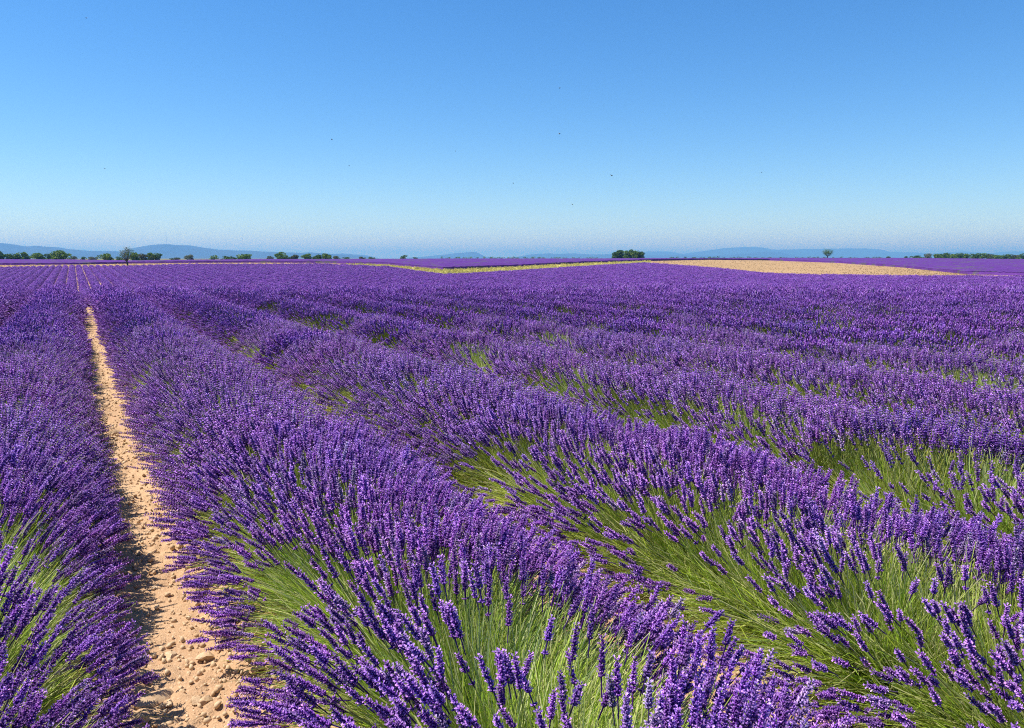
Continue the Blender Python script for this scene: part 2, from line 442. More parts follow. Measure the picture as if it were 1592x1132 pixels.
def stalk(seed, lod):
    """returns (stem, flower head) builders"""
    r = np.random.default_rng(seed)
    L = 0.62; ln = r.uniform(0.048, 0.088)
    st, hd = MB(), MB()
    pts = stem_pts(r, L, 6 if lod == 0 else 4, r.uniform(0.005, 0.04))
    tube(hd, [[np.interp(z, pts[:, 2], pts[:, 0]), np.interp(z, pts[:, 2], pts[:, 1]), z] for z in (L - ln - 0.045, L - ln, L - 0.004)], [0.0018, 0.0022, 0.0014], CALYX * 0.9, 3)
    g = GREEN * r.uniform(0.8, 1.2); tipc = g + (PALE - g) * r.uniform(0.3, 0.9)
    cc = np.array([g * 0.9 + (tipc - g * 0.9) * t for t in np.linspace(0, 1, len(pts))])
    tube(st, pts, np.linspace(0.0019, 0.0014, len(pts)) * (1 if lod == 0 else 1.25), cc, 3)
    head(hd, r, pts, lod, ln)
    return st, hd

def spindle(mb, r, base, axis, ln, wd, n, rings, dark=0.5):
    a, u, w = frame(axis); v = [base]; c = [CALYX]
    for i in range(rings):
        t = (i + 0.6) / (rings + 0.3)
        rr = wd * (1 - 0.6 * t) * (1.25 if i % 2 == 0 else 0.75)
        ph = r.uniform(0, 6)
        for j in range(n):
            b = ph + 6.283 * j / n
            v.append(base + a * ln * (t + r.normal(0, 0.02)) + (u * math.cos(b) + w * math.sin(b)) * rr * r.uniform(0.75, 1.25))
            k = r.random(); c.append(CALYX + (BLUE - CALYX) * r.random() if k < dark else BLUE + (PETAL - BLUE) * r.random())
    v.append(base + a * ln); c.append(BLUE)
    f = [(0, 1 + (j + 1) % n, 1 + j) for j in range(n)]
    for i in range(rings - 1):
        o = 1 + i * n
        f += [(o + j, o + (j + 1) % n, o + n + (j + 1) % n, o + n + j) for j in range(n)]
    o = 1 + (rings - 1) * n
    f += [(o + j, o + (j + 1) % n, len(v) - 1) for j in range(n)]
    mb.add(v, f, np.array(c), 0)

def stalk_mid(seed):
    r = np.random.default_rng(seed); mb = MB()
    L = 0.62; pts = stem_pts(r, L, 3, r.uniform(0.0, 0.03))
    tube(mb, pts[1:] * [1, 1, 0.93], 0.0014, GREEN * r.uniform(0.3, 0.7), 3, 1)
    ln = r.uniform(0.05, 0.085)
    spindle(mb, r, np.array([pts[-1, 0], pts[-1, 1], L - ln]), (r.normal(0, .08), r.normal(0, .08), 1), ln, 0.0108, 4, 5, 0.54)
    return mb

def clump(seed, n, spread, ln, wd, sides, rings, dark=0.72):
    r = np.random.default_rng(seed); mb = MB()
    for i in range(n):
        a = r.uniform(0, 6.28); q = spread * math.sqrt(r.random())
        x, y = q * math.cos(a), q * math.sin(a)
        ax = np.array([x * 1.2 / max(spread, .1) * 0.35 + r.normal(0, .12), y * 1.2 / max(spread, .1) * 0.35 + r.normal(0, .12), 1])
        l = ln * r.uniform(0.75, 1.25)
        spindle(mb, r, np.array([x, y, 0.62 - l * 0.8 + r.normal(0, 0.03) - 0.25 * q * q]), ax, l, wd * r.uniform(0.8, 1.2), sides, rings, dark)
    return mb

def blades(seed, n, L=0.45):
    """a tuft of green flowerless stems and narrow leaves"""
    r = np.random.default_rng(seed); mb = MB()
    for i in range(n):
        a = r.uniform(0, 6.28); q = 0.05 * math.sqrt(r.random())
        b = np.array([q * math.cos(a), q * math.sin(a), 0]); l = L * r.uniform(0.5, 1.1)
        lean = np.array([r.normal(0, .23), r.normal(0, .23), 1.0]); lean /= np.linalg.norm(lean)
        cv = np.array([r.normal(0, .018), r.normal(0, .018), 0])
        side = np.cross(lean, [math.cos(a), math.sin(a), 0.1]); side /= np.linalg.norm(side)
        w = r.uniform(0.0014, 0.0034)
        g = GREEN * r.uniform(0.45, 1.5)
        if r.random() < 0.42: g = PALE * r.uniform(0.8, 1.2)
        if r.random() < 0.12: g = np.array((0.24, 0.31, 0.16)) * r.uniform(0.7, 1.3)
        if r.random() < 0.07: g = np.array((0.34, 0.24, 0.13)) * r.uniform(0.6, 1.2)
        ts = (0, 0.4, 0.75, 1.0); v = []; c = []
        for t in ts:
            p = b + lean * l * t + cv * 4 * t * (1 - t); ww = w * (1 - 0.75 * t)
            v += [p - side * ww, p + side * ww]; c += [g * (0.8 + 0.4 * t)] * 2
        mb.add(v, [(2 * i, 2 * i + 1, 2 * i + 3, 2 * i + 2) for i in range(3)], np.array(c), 1)
    return mb

def joined(a, b):
    m = MB(); m.add(a.v, a.f, np.array(a.c), 1); m.add(b.v, b.f, np.array(b.c), 0); return m

NEAR = [stalk(100 + i, 0) for i in range(8)]
P_NEAR = [joined(*s) for s in NEAR]
P_L1 = [joined(*stalk(200 + i, 1)) for i in range(6)]
P_L2 = [stalk_mid(300 + i) for i in range(6)]
P_L3 = [clump(400 + i, 10, 0.18, 0.10, 0.0115, 3, 3, 0.54) for i in range(4)]
P_L4 = [clump(500 + i, 9, 0.30, 0.20, 0.035, 3, 2) for i in range(4)]
P_BL = [blades(600 + i, 10) for i in range(4)]
PROTOS = {'near': P_NEAR, 'l1': P_L1, 'l2': P_L2, 'l3': P_L3, 'l4': P_L4, 'bl': P_BL}

# node group: the mesh holds the prototypes (proto >= 0) and bare points (proto = -1)
KMAX = 8
def scatter_group():
    g = bpy.data.node_groups.new('scatter', 'GeometryNodeTree')
    g.interface.new_socket('Geometry', in_out='INPUT', socket_type='NodeSocketGeometry')
    g.interface.new_socket('Geometry', in_out='OUTPUT', socket_type='NodeSocketGeometry')
    n, L = g.nodes, g.links
    gi = n.new('NodeGroupInput'); go = n.new('NodeGroupOutput')
    def attr(name, typ):
        a = n.new('GeometryNodeInputNamedAttribute'); a.data_type = typ; a.inputs['Name'].default_value = name; return a
    pr = attr('proto', 'INT'); pk = attr('pick', 'INT'); ro = attr('rot', 'FLOAT_VECTOR'); sc = attr('scl', 'FLOAT_VECTOR')
    def eq(src, val):
        c = n.new('FunctionNodeCompare'); c.data_type = 'INT'; c.operation = 'EQUAL'
        L.new(src.outputs['Attribute'], c.inputs[2]); c.inputs[3].default_value = val; return c.outputs[0]
    sp = n.new('GeometryNodeSeparateGeometry'); sp.domain = 'POINT'
    L.new(gi.outputs[0], sp.inputs['Geometry']); L.new(eq(pr, -1), sp.inputs['Selection'])
    pts = n.new('GeometryNodeMeshToPoints'); L.new(sp.outputs['Selection'], pts.inputs['Mesh'])
    e2r = n.new('FunctionNodeEulerToRotation'); L.new(ro.outputs['Attribute'], e2r.inputs[0])
    jo = n.new('GeometryNodeJoinGeometry')
    for k in range(KMAX):
        s = n.new('GeometryNodeSeparateGeometry'); s.domain = 'POINT'
        L.new(gi.outputs[0], s.inputs['Geometry']); L.new(eq(pr, k), s.inputs['Selection'])
        io = n.new('GeometryNodeInstanceOnPoints')
        L.new(pts.outputs[0], io.inputs['Points']); L.new(eq(pk, k), io.inputs['Selection'])
        L.new(s.outputs['Selection'], io.inputs['Instance']); L.new(e2r.outputs[0], io.inputs['Rotation']); L.new(sc.outputs['Attribute'], io.inputs['Scale'])
        L.new(io.outputs[0], jo.inputs[0])
    L.new(jo.outputs[0], go.inputs[0])
    return g
SCATTER = scatter_group()

def scatter_obj(name, protos, P, rot, scl, pick, tint, mats, parent=None):
    """one mass of countless alike pieces: prototypes + points"""
    v, f, c, m, pid = [], [], [], [], []
    for k, mb in enumerate(protos):
        o = len(v); v += mb.v; c += mb.c; m += mb.m; pid += [k] * len(mb.v)
        f += [tuple(i + o for i in q) for q in mb.f]
    npv = len(v); n = len(P)
    V = np.concatenate([np.array(v, np.float32).reshape(-1, 3), P.astype(np.float32)])
    me = bpy.data.meshes.new(name)
    me.from_pydata([tuple(x) for x in V[:npv]], [], f)
    me.vertices.add(n)
    me.vertices.foreach_set('co', V.ravel())
    me.polygons.foreach_set('material_index', np.array(m, np.int32))
    for q in mats: me.materials.append(q)
    me.shade_smooth()
    def put(nm, typ, key, arr): a = me.attributes.new(nm, typ, 'POINT'); a.data.foreach_set(key, np.ascontiguousarray(arr).ravel())
    C4 = np.ones((npv + n, 4), np.float32); C4[:npv, :3] = np.array(c)
    put('col', 'FLOAT_COLOR', 'color', C4)
    put('proto', 'INT', 'value', np.concatenate([pid, -np.ones(n)]).astype(np.int32))
    put('pick', 'INT', 'value', np.concatenate([-np.ones(npv), pick]).astype(np.int32))
    z3 = np.zeros((npv, 3))
    put('rot', 'FLOAT_VECTOR', 'vector', np.concatenate([z3, rot]).astype(np.float32))
    put('scl', 'FLOAT_VECTOR', 'vector', np.concatenate([z3, scl]).astype(np.float32))
    put('tint', 'FLOAT', 'value', np.concatenate([np.zeros(npv), tint]).astype(np.float32))
    me.update()
    o = bpy.data.objects.new(name, me); link(o, parent)
    md = o.modifiers.new('scatter', 'NODES'); md.node_group = SCATTER
    o['kind'] = 'stuff'
    return o

def euler_for(d, spin):
    """XYZ eulers that turn +Z to d with a roll: Rz(az) Ry(pol) Rz(spin) as XYZ euler needs a general solve"""
    d = d / np.linalg.norm(d, axis=1, keepdims=True)
    pol = np.arccos(np.clip(d[:, 2], -1, 1)); az = np.arctan2(d[:, 1], d[:, 0])
    ca, sa, cp, sp_, cs, ss = np.cos(az), np.sin(az), np.cos(pol), np.sin(pol), np.cos(spin), np.sin(spin)
    # M = Rz(az) Ry(pol) Rz(spin)
    m00 = ca * cp * cs - sa * ss; m10 = sa * cp * cs + ca * ss; m20 = -sp_ * cs
    m21 = sp_ * ss; m22 = cp
    return np.stack([np.arctan2(m21, m22), np.arcsin(np.clip(-m20, -1, 1)), np.arctan2(m10, m00)], 1)

# ------------------------------------------------------------------ lavender rows
SP, X1 = 1.60, 1.028
ROW_HALF = R(34 + 9)
def wobble(k, y): return 0.05 * (vnoise(y * 0.35, y * 0 + k * 7.7, 11) - 0.5) * 2
def in_view(x, y, marg=0.0):
    d = x * FWD[0] + y * FWD[1]; r = x * RGT[0] + y * RGT[1]
    dd = d + 3.0                       # wedge from three metres behind: leaves room for a step aside
    return (np.abs(r) < dd * math.tan(R(37))) & (d > -0.5)

def plant_stalks(k, dens, dmin, dmax, per_m2):
    pass

def row_range(k):
    x = X1 + SP * (k - 1)
    ys = np.arange(-2.0, 330.0, 0.5)
    d, c = depth_col(np.full_like(ys, x), ys)
    ok = in_view(np.full_like(ys, x), ys) & (d < d_end(c)) 
    return x, ys[ok]

def make_core(name, x, ys, k, parent):
    """leafy mound under the stalks; further off it carries the closed layer of flowers"""
    V, B = [], []
    y = ys[0]; seg = []
    brk = [0]
    while y < ys[-1]:
        seg.append(y); y += max(0.11, 0.010 * math.hypot(x, y))
    seg = np.array(seg + [ys[-1]])
    d, _ = depth_col(np.full_like(seg, x), seg)
    r = np.hypot(x, seg)
    far = np.clip((r - 11) / 17, 0, 1)
    na = 9
    al = np.linspace(-1.35, 1.35, na)
    g = ground_z(np.full_like(seg, x), seg)
    wx = wobble(k, seg)
    for i, a in enumerate(al):
        nz = fbm(seg * 2.1, a * 2.2 + k * 9.1 + seg * 0, 21, 3) - 0.47
        lump = vnoise(seg / 0.62, seg * 0 + k * 3.3, 31) - 0.5
        rad = (0.19 + 0.35 * far) * (1 + 0.5 * nz + 0.25 * lump)
        rz = (0.20 + 0.34 * far) * (1 + 0.45 * nz + 0.25 * lump)
        V.append(np.stack([x + wx + np.sin(a) * rad * (1.0 + 0.15 * far), seg, g + 0.02 + np.maximum(np.cos(a), 0) * rz], 1))
        B.append(np.clip(far * 1.1, 0, 1))
    n = len(seg)
    f = [(i * n + j, i * n + j + 1, (i + 1) * n + j + 1, (i + 1) * n + j) for i in range(na - 1) for j in range(n - 1)]
    f += [tuple(i * n for i in range(na)), tuple(i * n + n - 1 for i in range(na))[::-1]]
    o = mesh_obj(name, np.concatenate(V), f, CORE, parent)
    a = o.data.attributes.new('bloom', 'FLOAT', 'POINT'); a.data.foreach_set('value', np.concatenate(B).astype(np.float32))
    return o

def gen_stalks(k, x, ys, r0, r1, per_plant, spacing=0.56, low=0.0):
    """tips of the plants of row k between ranges r0 and r1: base points, directions, lengths"""
    py = np.arange(ys[0], ys[-1] + 0.3, spacing)
    r = np.hypot(x, py)
    jit = hash2(np.arange(len(py)), np.full(len(py), k + 40), 5) - 0.5        # ragged change-over, the same for every range
    r = r + jit * np.interp(r, [3, 6, 11, 24], [0, 1.5, 5.5, 8])
    m = (r >= r0) & (r < r1)
    py = py[m]
    if len(py) == 0: return None
    py = py + rng.normal(0, 0.06, len(py))
    n = per_plant
    vig = 0.96 + 0.08 * rng.random(len(py))                     # size of each plant
    den = np.clip(0.7 + 0.5 * rng.random(len(py)), 0, 1)        # how well it flowers
    Y = np.repeat(py, n); VG = np.repeat(vig, n); DN = np.repeat(den, n)
    N_ = len(Y)
    al = np.radians(85) * (2 * rng.random(N_) - 1)
    u = np.clip(rng.normal(0, 0.5, N_), -1.2, 1.2)
    dirn = np.stack([np.sin(al), 0.36 * u + rng.normal(0, 0.06, N_), 0.93 * np.cos(al) + 0.05], 1)
    dirn[:, :] += rng.normal(0, 0.07, (N_, 3))
    dirn /= np.linalg.norm(dirn, axis=1, keepdims=True)
    path_side = ((k == 0) & (al > 0)) | ((k == 1) & (al < 0))
    Lg = (0.655 - np.where(path_side, np.where(Y < 2.6, 0.10, 0.085) if k == 0 else np.where(Y < 2.0, 0.0, 0.07), np.where(r_near(0, Y), -0.01, 0.02)) * np.sin(al) ** 2) * VG * (1 + rng.normal(0, 0.05, N_))
    Lg *= 1 - 0.10 * np.clip(np.abs(u) - 0.55, 0, 1)
    bx = x + wobble(k, Y) + 0.09 * np.sin(al) + rng.normal(0, 0.03, N_)
    by = Y + 0.27 * u + rng.normal(0, 0.03, N_)
    # thin patches where green shows
    patch = fbm(by * 1.5 + dirn[:, 1] * 1.2, al * 1.3 + k * 5.1, 41, 3)
    flank = 1 - np.where(r_near(bx, by), 0.42, 0.3) * np.clip((-al - 0.25) / 0.6, 0, 1) * (k > 0)
    for kk, cx_, cy_, rx_, ry_, f_ in THIN:              # plants that flower poorly
        if kk == k: flank = flank * (1 - f_ * np.clip(1.6 - 1.6 * (((bx + 0.6 * dirn[:, 0] - cx_) / rx_) ** 2 + ((by + 0.6 * dirn[:, 1] - cy_) / ry_) ** 2), 0, 1))
    keep = (rng.random(N_) < flank * DN * np.clip((patch - 0.25) * 4.2, 0.14, 1.0)) if low == 0 else rng.random(N_) < low
    tint = np.repeat(rng.normal(0, 0.006, len(py)), n)
    q = keep
    P = np.stack([bx[q], by[q], ground_z(bx[q], by[q]) + 0.07], 1)
    return P, dirn[q], Lg[q], tint[q]

def r_near(x, y): return np.hypot(x, y) < 9
THIN = [(1, 1.0, 1.5, 0.36, 0.42, 0.7), (1, 0.65, 2.5, 0.16, 0.2, 0.6), (2, 2.35, 1.4, 0.34, 0.38, 0.58), (2, 2.2, 2.4, 0.2, 0.35, 0.4), (0, -0.55, 3.6, 0.3, 0.5, 0.8), (3, 3.9, 2.6, 0.35, 0.5, 0.8), (1, 0.75, 7.2, 0.25, 0.5, 0.8)]

def gen_clumps(k, x, ys, r0, r1, per_m, jit, step_scale):
    """flower clumps over the dome of a farther row"""
    y0, y1 = ys[0], ys[-1]
    n = int((y1 - y0) * per_m)
    if n < 1: return None
    Y = y0 + (y1 - y0) * rng.random(n); r = np.hypot(x, Y)
    if r0 < 30: r = np.where(r < 40, r + rng.uniform(-4, 4, n), r)
    m = (r >= r0) & (r < r1); Y = Y[m]; n = len(Y)
    if n == 0: return None
    al = np.radians(68) * (2 * rng.random(n) - 1)
    lump = vnoise(Y / 0.62, Y * 0 + k * 3.3, 31) - 0.5
    patch = fbm(Y * 0.7, al * 1.3 + k * 5.1, 43, 3)
    q = rng.random(n) < np.clip((patch - 0.2) * 5, 0.25, 1)
    Y, al, lump = Y[q], al[q], lump[q]; n = len(Y)
    rad = np.where(np.hypot(x, Y) > R3, 0.63, 0.71) * (1 + 0.18 * lump)
    bx = x + wobble(k, Y); dirn = np.stack([np.sin(al), rng.normal(0, 0.22, n), np.cos(al) + 0.25], 1)
    dirn /= np.linalg.norm(dirn, axis=1, keepdims=True)
    tip = np.stack([bx + np.sin(al) * rad * 0.98, Y, ground_z(bx, Y) + 0.08 + np.cos(al) * rad * 0.94], 1)
    P = tip - dirn * 0.62
    return P, dirn, np.full(n, 0.62) * (1 + rng.normal(0, 0.08, n)), rng.normal(0, 0.006, n)

def cat(*gs):
    gs = [g for g in gs if g is not None]
    if not gs: return None
    return [np.concatenate([g[i] for g in gs]) for i in range(len(gs[0]))]

def put_mass(name, protos, G, mats, parent):
    if G is None or len(G[0]) == 0: return
    P, D, Lg, tint = G
    n = len(P)
    rot = euler_for(D, rng.uniform(0, 6.28, n))
    s = Lg / 0.62
    scl = np.stack([s * rng.uniform(0.9, 1.15, n), s * rng.uniform(0.9, 1.15, n), s], 1)
    return scatter_obj(name, protos, P, rot, scl, rng.integers(0, len(protos), n), tint, mats, parent)

R0, R1, R2, R3 = 4.6, 11.0, 24.0, 62.0
ROW_GROUP = 'lavender rows running from the camera to the far end of the field'
N_FIRST, N_LAST, N_ALL = -12, 46, 110

# stem and head meshes of the nearest stalks, shared
stem_me, head_me = [], []
for st, hd in NEAR:
    for mb, lst, nm, mt in ((st, stem_me, 'flower_stalk', STEM), (hd, head_me, 'flower_head', HEAD)):
        me = bpy.data.meshes.new(nm); me.from_pydata(mb.v, [], mb.f); me.materials.append(mt); me.shade_smooth()
        a = me.attributes.new('col', 'FLOAT_COLOR', 'POINT'); c4 = np.ones((len(mb.v), 4), np.float32); c4[:, :3] = np.array(mb.c); a.data.foreach_set('color', c4.ravel())
        lst.append(me)

def screen(P):
    d = P[:, 0] * FWD[0] + P[:, 1] * FWD[1]; r = P[:, 0] * RGT[0] + P[:, 1] * RGT[1]; z = P[:, 2] - CAM_H
    zc = d * math.cos(PITCH) - z * math.sin(PITCH); yc = d * math.sin(PITCH) + z * math.cos(PITCH)
    zc = np.maximum(zc, 1e-3)
    return 796 + FPX * r / zc, 566 - FPX * yc / zc, zc

def single_stalks(G, parent, n):
    """the n stalks that show largest become parts of their own; the rest is returned"""
    if G is None: return G
    P, D, Lg, tint = G
    tip = P + D * Lg[:, None] * 0.93
    sx, sy, zc = screen(tip)
    ok = (sx > 0) & (sx < 1592) & (sy > 0) & (sy < 1132)
    score = np.where(ok, zc, 1e9); idx = np.argsort(score)[:n]; idx = idx[score[idx] < 1e8]
    for i in idx:
        v = int(rng.integers(0, 8)); s = Lg[i] / 0.62
        o = bpy.data.objects.new('flower_stalk', stem_me[v]); S.collection.objects.link(o); o.parent = parent
        q = Vector(D[i]).to_track_quat('Z', 'Y') @ Quaternion((0, 0, 1), rng.uniform(0, 6.28))
        o.rotation_euler = q.to_euler(); o.location = Vector(P[i]) - parent.location; o.scale = (s, s, s)
        h = bpy.data.objects.new('flower_head', head_me[v]); S.collection.objects.link(h); h.parent = o
    m = np.ones(len(P), bool); m[idx] = False
    return [a[m] for a in G]

def shift(G, loc):
    if G is None: return None
    G = list(G); G[0] = G[0] - np.array(loc); return G

NAMES = {-2: 'third lavender row to the left of the bare soil path', -1: 'second lavender row to the left of the bare soil path', 0: 'lavender row leaning over the left edge of the bare soil path',
         1: 'big lavender row along the right edge of the bare soil path', 2: 'second lavender row to the right of the soil path',
         3: 'third lavender row to the right of the soil path', 4: 'fourth lavender row to the right of the soil path', 5: 'fifth lavender row to the right of the soil path',
         6: 'sixth lavender row to the right of the soil path'}
ORD = {7: 'seventh', 8: 'eighth', 9: 'ninth', 10: 'tenth', 11: 'eleventh', 12: 'twelfth', 13: 'thirteenth', 14: 'fourteenth', 15: 'fifteenth', 16: 'sixteenth', 17: 'seventeenth', 18: 'eighteenth', 19: 'nineteenth', 20: 'twentieth'}
for _t, _w in ((20, 'twenty'), (30, 'thirty'), (40, 'forty')):
    for _i, _o in enumerate(('first', 'second', 'third', 'fourth', 'fifth', 'sixth', 'seventh', 'eighth', 'ninth')): ORD[_t + 1 + _i] = f'{_w}-{_o}'
ORD[30] = 'thirtieth'; ORD[40] = 'fortieth'
LORD = {-3: 'fourth', -4: 'fifth', -5: 'sixth', -6: 'seventh', -7: 'eighth', -8: 'ninth', -9: 'tenth', -10: 'eleventh', -11: 'twelfth', -12: 'thirteenth'}
rest = {'l1': [], 'l2': [], 'l3': [], 'l4': []}
rest_cores = []
for k in range(N_FIRST, N_ALL):
    x, ys = row_range(k)
    if len(ys) < 4: continue
    near = gen_stalks(k, x, ys, 0, R0, 960)
    g1 = gen_stalks(k, x, ys, R0, R1, 1000)
    g2 = gen_stalks(k, x, ys, R1, R2, 900)
    g3 = gen_clumps(k, x, ys, R2 - 1.5, R3, 76, 0, 1)
    g4 = gen_clumps(k, x, ys, R3, 400, 15, 0, 1)
    if k <= N_LAST:
        loc = Vector((x, float(ys[0]), float(ground_z(x, ys[0])[0])))
        root = bpy.data.objects.new('lavender_hedge', None); link(root); root.location = loc; root.empty_display_size = 0.3
        lab = NAMES.get(k)
        if lab is None and k > 0: lab = f'{ORD[k]} lavender row to the right of the soil path' if k in ORD else 'purple lavender row merging with its neighbours on the right of the field'
        if lab is None: lab = f'{LORD[k]} lavender row to the left of the soil path, on the far slope'
        tag(root, lab, 'lavender row', ROW_GROUP)
        core = make_core('foliage', x, ys, k, root); core.location = -loc
        if k in (0, 1, 2, 3):
            if near is None: near = None
            both = single_stalks(near, root, 300) if near is not None else None
            near = both
        for nm, key, G, mats in (('flower_spikes', 'near', near, [HEAD, STEM]), ('flower_spikes', 'l1', g1, [HEAD, STEM]), ('flower_spikes', 'l2', g2, [HEAD, STEM]),
                                 ('flower_spikes', 'l3', g3, [HEAD]), ('flower_spikes', 'l4', g4, [HEAD])):
            put_mass(nm, PROTOS[key], shift(G, loc), mats, root)
        # green stems and leaves between the spikes
        gb = cat(gen_stalks(k, x, ys, 0, R1, 290, low=1.0), gen_stalks(k, x, ys, R1, 15, 45, low=1.0))
        if gb is not None:
            P, D, Lg, t = gb; P = P + D * (0.12 * rng.random(len(P)))[:, None]
            put_mass('green_stems', P_BL, shift((P, D, Lg * rng.uniform(0.8, 1.12, len(Lg)), t), loc), [HEAD, STEM], root)
    else:
        for key, G in (('l2', g2), ('l3', g3), ('l4', g4)):
            if G is not None: rest[key].append(G)
        rest_cores.append((x, ys, k))
# the right part of the field, where rows can no longer be told apart
first = None
for key in ('l2', 'l3', 'l4'):
    G = cat(*rest[key])
    if G is not None:
        o = put_mass('distant_lavender', PROTOS[key], G, [HEAD, STEM] if key == 'l2' else [HEAD], None)
        tag(o, 'mass of purple lavender on the right where rows merge', 'lavender')
for x, ys, k in rest_cores:
    pass
def merged_cores():
    obs = [make_core('tmp', x, ys, k, None) for x, ys, k in rest_cores]
    V, F, B = [], [], []; o = 0
    for q in obs:
        me = q.data; n = len(me.vertices); co = np.empty(n * 3, np.float32); me.vertices.foreach_get('co', co); b = np.empty(n, np.float32); me.attributes['bloom'].data.foreach_get('value', b)
        V.append(co.reshape(-1, 3)); B.append(b); F += [tuple(i + o for i in p.vertices) for p in me.polygons]; o += n
        bpy.data.objects.remove(q); bpy.data.meshes.remove(me)
    q = mesh_obj('distant_lavender_foliage', np.concatenate(V), F, CORE)
    a = q.data.attributes.new('bloom', 'FLOAT', 'POINT'); a.data.foreach_set('value', np.concatenate(B))
    tag(q, 'closed purple canopy of the merging lavender rows on the right', 'lavender', kind='stuff')
merged_cores()

# the fields beyond the verge
def far_crop(cols, label, seed):
    D, Z = controls(cols)
    rows = []; n = len(cols)
    for i, t in enumerate(np.concatenate([[0, 0.0015], np.linspace(0.004, 1, 150) ** 1.25])):
        d = D[6] + 0.4 + (D[7] - D[6] - 0.4) * t
        x, y = plan(cols, d)
        h = 0.0 if i == 0 else CROP * (0.75 + 0.5 * fbm(x * 0.9, y * 0.9, seed, 3) + 0.12 * (vnoise(x * 2.3, y * 2.3, seed + 2) - 0.5) - (0.12 * vnoise(x * 0.05, y * 0.05, seed + 3)))
        rows.append(np.stack([x, y, ground_z(x, y) + h], 1))
    m = len(rows)
    f = [(i * n + j, i * n + j + 1, (i + 1) * n + j + 1, (i + 1) * n + j) for i in range(m - 1) for j in range(n - 1)]
    o = mesh_obj('distant_lavender', np.concatenate(rows), f, CORE, smooth=False)
    a = o.data.attributes.new('bloom', 'FLOAT', 'POINT')
    b = np.ones(n * m, np.float32); p = np.concatenate(rows); b -= 0.55 * (fbm(p[:, 0] * 0.3, p[:, 1] * 0.3, 77) > 0.62)
    a.data.foreach_set('value', b)
    tag(o, label, 'lavender', kind='stuff')
far_crop(np.linspace(-250, 1012, 420), 'distant purple lavender field beyond the straw verge', 51)
far_crop(np.linspace(1012, 1900, 320), 'distant purple lavender field beyond the ochre stubble', 52)

# straw tufts on the verge, stubble tufts on the cut field
def tufts(name, cols, n, k, colr, size, label, d_lo=0.0, d_hi=1.0):
    r = np.random.default_rng(5 + n)
    D, Z = controls(np.array([0.0])); mb = []
    P = []
    c = r.uniform(cols[0], cols[1], n); DD, _ = controls(c)
    t = d_lo + (d_hi - d_lo) * r.random(n); x, y = plan(c, DD[k] + (DD[k + 1] - DD[k]) * t)
    P = np.stack([x, y, ground_z(x, y)], 1)
    pr = []
    for i in range(3):
        b = MB(); rr = np.random.default_rng(900 + i)
        for j in range(9):
            a = rr.uniform(0, 6.28); q = rr.uniform(0, 0.16); p0 = np.array([q * math.cos(a), q * math.sin(a), 0]); ax = np.array([rr.normal(0, .4), rr.normal(0, .4), 1]) * rr.uniform(.14, .3)
            s = np.array([math.cos(a + 1), math.sin(a + 1), 0]) * 0.035
            b.add([p0 - s, p0 + s, p0 + ax], [(0, 1, 2)], np.array(colr) * rr.uniform(.7, 1.3), 0)
        pr.append(b)
    s = size * r.uniform(.5, 1.2, n)
    o = scatter_obj(name, pr, P, np.stack([0 * s, 0 * s, r.uniform(0, 6.28, n)], 1), np.stack([s, s, s], 1), r.integers(0, 3, n), np.zeros(n), [STEM])
    tag(o, label, 'grass')
tufts('straw_grass', (540, 1010), 4500, 5, (0.52, 0.47, 0.15), 1.6, 'dry straw coloured grass along the end of the lavender field')
tufts('dry_grass', (-150, 560), 1800, 5, (0.50, 0.37, 0.20), 1.2, 'sparse tan grass on the track at the row ends')
tufts('stubble_clods', (1012, 1540), 4500, 5, (0.36, 0.25, 0.13), 0.7, 'low brown stubble tufts on the cut ochre field')

# ------------------------------------------------------------------ soil path and stones
def soil_strip(name, xc, hw, y0, y1, dx, seed):
    ys = [y0]
    while ys[-1] < y1: ys.append(ys[-1] + dx * max(1.0, ys[-1] / 3.2))
    ys = np.array(ys); xs = np.linspace(xc - hw, xc + hw, int(2 * hw / dx))
    X, Y = np.meshgrid(xs, ys)
    n1 = fbm(X * 3, Y * 3, seed, 4) - 0.45; n2 = fbm(X * 18, Y * 18, seed + 5, 3); n3 = vnoise(X * 60, Y * 60, seed + 9)
    n4 = fbm(X * 34 + 3, Y * 26, seed + 13, 3)
    Z = 0.012 + 0.08 * n1 + 0.035 * (n2 - 0.45) + 0.016 * np.clip(n3 - 0.5, 0, 1) * 2 + 0.035 * np.clip(n4 - 0.52, 0, 1) + 0.06 * (np.abs(X - xc) / hw) ** 2
    edge = np.clip((hw - np.abs(X - xc)) / 0.06, 0, 1)
    Z = np.maximum(Z, 0.008) * edge + 0.004
    ny, nx = X.shape
    f = [(i * nx + j, i * nx + j + 1, (i + 1) * nx + j + 1, (i + 1) * nx + j) for i in range(ny - 1) for j in range(nx - 1)]
    tag(mesh_obj(name, np.stack([X.ravel(), Y.ravel(), Z.ravel() + ground_z(X.ravel(), Y.ravel())], 1), f, SOIL), kind='structure')
    def h(x, y):
        i = int(np.clip(np.searchsorted(ys, y), 0, ny - 1)); j = int(np.clip(np.searchsorted(xs, x), 0, nx - 1)); return Z[i, j]
    return h
PATH_X = 0.226
path_h = soil_strip('path', PATH_X, 0.42, 0.7, 24, 0.014, 61)
gap_h = soil_strip('path', 1.828, 0.40, 0.3, 5, 0.018, 64)

